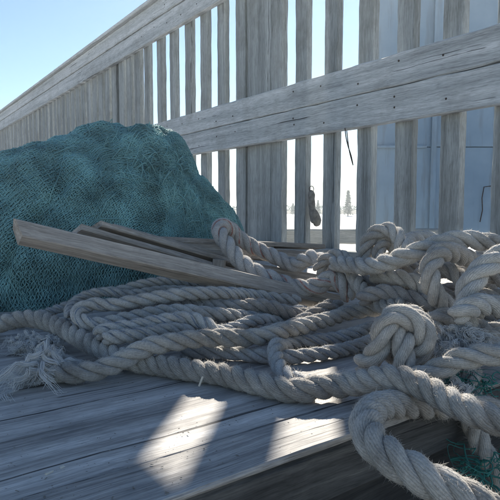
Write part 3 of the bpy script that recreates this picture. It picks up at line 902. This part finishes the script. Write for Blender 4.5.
def locks(paths, rads, q0, dirv, Lg, bend, gz, count, gr, floor, rad=.00042):
    """a wavy lock of matted fibres that splay and taper towards the tip"""
    n_ = 20
    fr = gr.uniform(10, 24); am = gr.uniform(.0012, .0036); ph = gr.uniform(0, 6, 3)
    dv = np.array(dirv, float); pp = np.array(q0, float); spine = []
    for f in range(n_):
        ff = f / (n_ - 1)
        dv = dv + np.cross([0, 0, 1], dv) * bend * .08
        pp = pp + dv * Lg / n_
        spine.append(pp + np.array([math.sin(ph[0] + fr * ff), math.sin(ph[1] + fr * ff), math.cos(ph[0] + fr * ff)]) * am + np.array([0, 0, gz * math.sin(math.pi * min(1, ff * 1.15)) - .010 * ff]))
    spine = np.array(spine)
    ff = np.linspace(0, 1, n_)
    for c in range(count):
        o_ = gr.normal(size=3) * .0011; sp = gr.normal(size=3) * .0045
        jit = np.stack([np.interp(ff, np.linspace(0, 1, 6), gr.normal(size=6)) for _ in range(3)], 1) * .0009
        k = max(6, int(n_ * gr.uniform(.6, 1.0)))
        p = (spine + o_ + sp[None, :] * (ff ** 2)[:, None] + jit)[:k]
        p[:, 2] = np.maximum(p[:, 2], floor + .0015 * gr.random())
        paths.append(p); rads.append(np.linspace(1, .35, k) * gr.uniform(.6, 1.3) * rad)

def build_rope(rp, num):
    r = rp['r']
    Q = catmull(rp['Q'][::2] if len(rp['Q']) > 12 else rp['Q'], 8)
    Q = resample(Q, 0.0024)
    N = len(Q)
    s = np.arange(N) * 0.0024
    tg = np.gradient(Q, axis=0); tg /= np.linalg.norm(tg, axis=1)[:, None]
    n0 = np.array([0.1, 0.2, 1.0]); n0 -= (n0 @ tg[0]) * tg[0]; n0 /= np.linalg.norm(n0)
    nn = np.empty_like(Q); nn[0] = n0
    for i in range(1, N):
        v = nn[i-1] - (nn[i-1] @ tg[i]) * tg[i]
        nn[i] = v / np.linalg.norm(v)
    bb = np.cross(tg, nn)
    rate = 2 * math.pi / (rp['pitch'] * 2 * r) * (1 + 0.22 * wob(s, num + .3, 9))
    phi = np.cumsum(rate) * 0.0024
    base = Vector((float(Q[:, 0].mean()), float(Q[:, 1].mean()), float(max(0, Q[:, 2].min() - r))))
    t = empty('rope', base)
    tag(t, rp['label'], 'rope', 'ropes heaped on the deck')
    b0 = np.array(base)
    hair_p, hair_d, hair_t = [], [], []
    for k in range(3):
        th = phi + k * 2 * math.pi / 3
        off = r * 0.54 * (1 + 0.05 * wob(s, num * 3 + k, 30))
        er = np.cos(th)[:, None] * nn + np.sin(th)[:, None] * bb
        Cn = Q + off[:, None] * er
        ts = np.gradient(Cn, axis=0); ts /= np.linalg.norm(ts, axis=1)[:, None]
        e1 = er - (er * ts).sum(1)[:, None] * ts; e1 /= np.linalg.norm(e1, axis=1)[:, None]
        e2 = np.cross(ts, e1)
        rs = r * 0.475 * (1 + 0.11 * wob(s, num * 3 + k + .5, 28) + 0.06 * wob(s, num + .7, 9) + 0.04 * wob(s, num + k, 140))
        endr = np.minimum(1, 0.001 + np.minimum(s, s[-1] - s) / (0.6 * r))
        rs = rs * np.sqrt(np.clip(endr, 0, 1))
        a = np.arange(NR) * 2 * math.pi / NR
        lump = 1 + 0.035 * np.sin(a * 4 + k)[None, :] * np.sin(s * 260)[:, None]
        V = Cn[:, None, :] + (rs[:, None] * lump)[..., None] * (np.cos(a)[None, :, None] * e1[:, None, :] * 1.0 + np.sin(a)[None, :, None] * e2[:, None, :] * 1.03)
        i = np.arange(N - 1)[:, None] * NR
        j = np.arange(NR)[None, :]
        j1 = (j + 1) % NR
        Fq = np.stack([i + j, i + j1, i + NR + j1, i + NR + j], -1).reshape(-1, 4)
        uu = np.stack(np.broadcast_arrays(j / NR, (j + 1) / NR, (j + 1) / NR, j / NR), -1)
        uu = np.broadcast_to(uu, (N - 1, NR, 4)).reshape(-1)
        sv = s[:, None]
        v4 = np.stack([np.broadcast_to(sv[:-1], (N-1, NR)), np.broadcast_to(sv[:-1], (N-1, NR)), np.broadcast_to(sv[1:], (N-1, NR)), np.broadcast_to(sv[1:], (N-1, NR))], -1).reshape(-1)
        UV = np.stack([uu, v4], -1)
        VV = (V - b0).reshape(-1, 3)
        me = mesh('strand', VV, Fq, True, UV)
        link('strand', me, M[rp['mat']], t)
        m = int(s[-1] * 8000 * rp['fuzz'])
        ii = rng.integers(2, N - 2, m); aa = rng.uniform(-2.0, 2.0, m)
        nd = np.cos(aa)[:, None] * e1[ii] + np.sin(aa)[:, None] * e2[ii]
        hair_p.append(Cn[ii] + rs[ii][:, None] * nd * .97); hair_d.append(nd); hair_t.append(ts[ii] * rng.choice([-1, 1], m)[:, None])
    # fuzz
    p = np.concatenate(hair_p) - b0; d = np.concatenate(hair_d); tt_ = np.concatenate(hair_t)
    m = len(p)
    ln = rng.gamma(1.7, 0.0015, m) + 0.0007
    ln = np.minimum(ln, 0.013)
    rnd = rng.normal(size=(m, 3))
    d1 = d * 0.40 + tt_ * 0.9 + rnd * 0.35; d1 /= np.linalg.norm(d1, axis=1)[:, None]
    d2 = d1 + d * 0.25 + rng.normal(size=(m, 3)) * 0.6; d2 /= np.linalg.norm(d2, axis=1)[:, None]
    p1 = p + d1 * ln[:, None] * .5; p2 = p1 + d2 * ln[:, None] * .5
    w = np.cross(d1, rng.normal(size=(m, 3))); w /= np.linalg.norm(w, axis=1)[:, None]; w *= 0.00014
    V = np.stack([p - w, p + w, p1 - w * .8, p1 + w * .8, p2], 1).reshape(-1, 3)
    o5 = np.arange(m) * 5
    tri = np.concatenate([np.stack([o5, o5 + 1, o5 + 3], 1), np.stack([o5, o5 + 3, o5 + 2], 1), np.stack([o5 + 2, o5 + 3, o5 + 4], 1)])
    me = mesh('fuzz', V, tri, True)
    fo = link('fuzz', me, M['fuzz'], t); fo['kind'] = 'stuff'
    # frayed end
    for e in rp['fray']:
        paths, rads = [], []
        P0 = Q[0] - b0; out = -tg[0]
        side = np.cross(out, [0, 0, 1]); side /= np.linalg.norm(side)
        for g1 in range(46):
            gr = np.random.default_rng(100 + g1)
            ang = gr.normal() * 0.55; Lg = gr.uniform(.035, .10); gz = gr.uniform(.0, .030); bend = gr.normal() * .8
            q0 = P0 + out * -0.014 + side * gr.uniform(-1, 1) * r * .8 + np.array([0, 0, gr.uniform(-.6, .8) * r])
            dirv = out * math.cos(ang) + side * math.sin(ang)
            locks(paths, rads, q0, dirv, Lg, bend, gz, 22, gr, 0.0012 - b0[2], .00055)
        fo = link('frayed_end', tubes_mesh('frayed_end', paths, rads, 5), M['fuzz_white'], t); fo['kind'] = 'stuff'
    return t
for num, rp in enumerate(ROPES):
    build_rope(rp, num)

# ------------------------------------------------------------------ loose tufts and scraps
def tuft(name, label, cat, c, ext, n, rad, mat, ln, droop=0.0):
    base = c.copy()
    paths, rads = [], []
    e = np.array(ext)
    per = 14 if 'fibre' in name else 1
    for q in range(max(1, n // per)):
        gr = np.random.default_rng(int(abs(c.x) * 1e5) + q)
        v = gr.normal(size=3); v /= np.linalg.norm(v); v *= gr.uniform(.1, 1) ** .5
        d = gr.normal(size=3) * .7 + v * .4 + np.array([1.0, 0, 0]) * gr.choice([-1, 1]); d[2] *= .5; d /= np.linalg.norm(d)
        locks(paths, rads, v * e - d * ln * .4, d, gr.uniform(.5, 1.1) * ln, gr.normal() * 2.0, gr.uniform(0, .008), per, gr, -1.0 if 'twine' in name else .001 - c.z, rad)
    o = link(name, tubes_mesh(name, paths, rads, 4), M[mat])
    o.location = base
    tag(o, label, cat)
    return o
tuft('fibre_tuft', 'bleached fluffy tuft of unravelled fibre right of the big knot', 'fibre', at(455, 342, .66), (.040, .024, .018), 2600, .0004, 'fuzz_white', .035, 0.4)
tuft('fibre_tuft', 'pale blue white bundle of loose fibre at the left among the ropes', 'fibre', at(36, 344, .80), (.040, .018, .012), 1400, .0004, 'fuzz_white', .03, .6)
tuft('twine_scrap', 'tangle of green and white twine below the right edge rope', 'twine', at(462, 383, .63), (.035, .02, .012), 60, .0009, 'fuzz_green', .07, .5)
tuft('fibre_tuft', 'white fibre scrap caught in the green twine', 'fibre', at(450, 388, .60), (.02, .01, .012), 300, .0004, 'fuzz_white', .03, .4)
tuft('twine_scrap', 'green twine hanging in the dark recess by the right edge', 'twine', at(492, 468, .58), (.02, .02, .02), 34, .0011, 'fuzz_green', .09, .8)
tuft('twine_scrap', 'dark green twine heap deep below the deck edge', 'twine', at(430, 440, .80), (.12, .05, .03), 90, .0012, 'fuzz_green', .10, .6)
# splinter on the deck
spl = link('splinter', board_mesh(.012, .0025, .0016, .0004, 5, .0004, notch=.003), M['sap'])
put(spl, at(199, 386, -.003), Vector((.35, .1, .9)), (0, -1, 0.2))
tag(spl, 'tiny pale splinter standing on the deck in front of the rope', 'splinter')
for (px, py, L_, lab) in ((46, 474, .006, 'small pale wood chip on the deck at the lower left'), (60, 468, .004, 'tiny chip right of the pale chip on the deck')):
    c_ = link('wood_chip', board_mesh(L_, .003, .0012, .0005, 4, .0008, notch=.003), M['sap'])
    put(c_, at(px, py, -.0018), PD + FD * .3, ZUP)
    tag(c_, lab, 'chip', 'chips on the deck')

# ------------------------------------------------------------------ the air
hv = [(x, y, z) for x in (-S - 5, S + 5) for y in (-45, S + 5) for z in (GZ - 1, 2.9)]
hf = [(0, 1, 3, 2), (4, 6, 7, 5), (0, 4, 5, 1), (2, 3, 7, 6), (0, 2, 6, 4), (1, 5, 7, 3)]
hm = bpy.data.materials.new('haze')
hm.use_nodes = True
ht = hm.node_tree
ht.nodes.remove(ht.nodes['Principled BSDF'])
pv = ht.nodes.new('ShaderNodeVolumePrincipled')
pv.inputs['Color'].default_value = (0.86, 0.95, 1.0, 1)
pv.inputs['Density'].default_value = 0.005
pv.inputs['Anisotropy'].default_value = 0.7
ht.links.new(pv.outputs[0], ht.nodes['Material Output'].inputs['Volume'])
hz = link('haze', mesh('haze', hv, hf, False), hm)
tag(hz, kind='stuff')
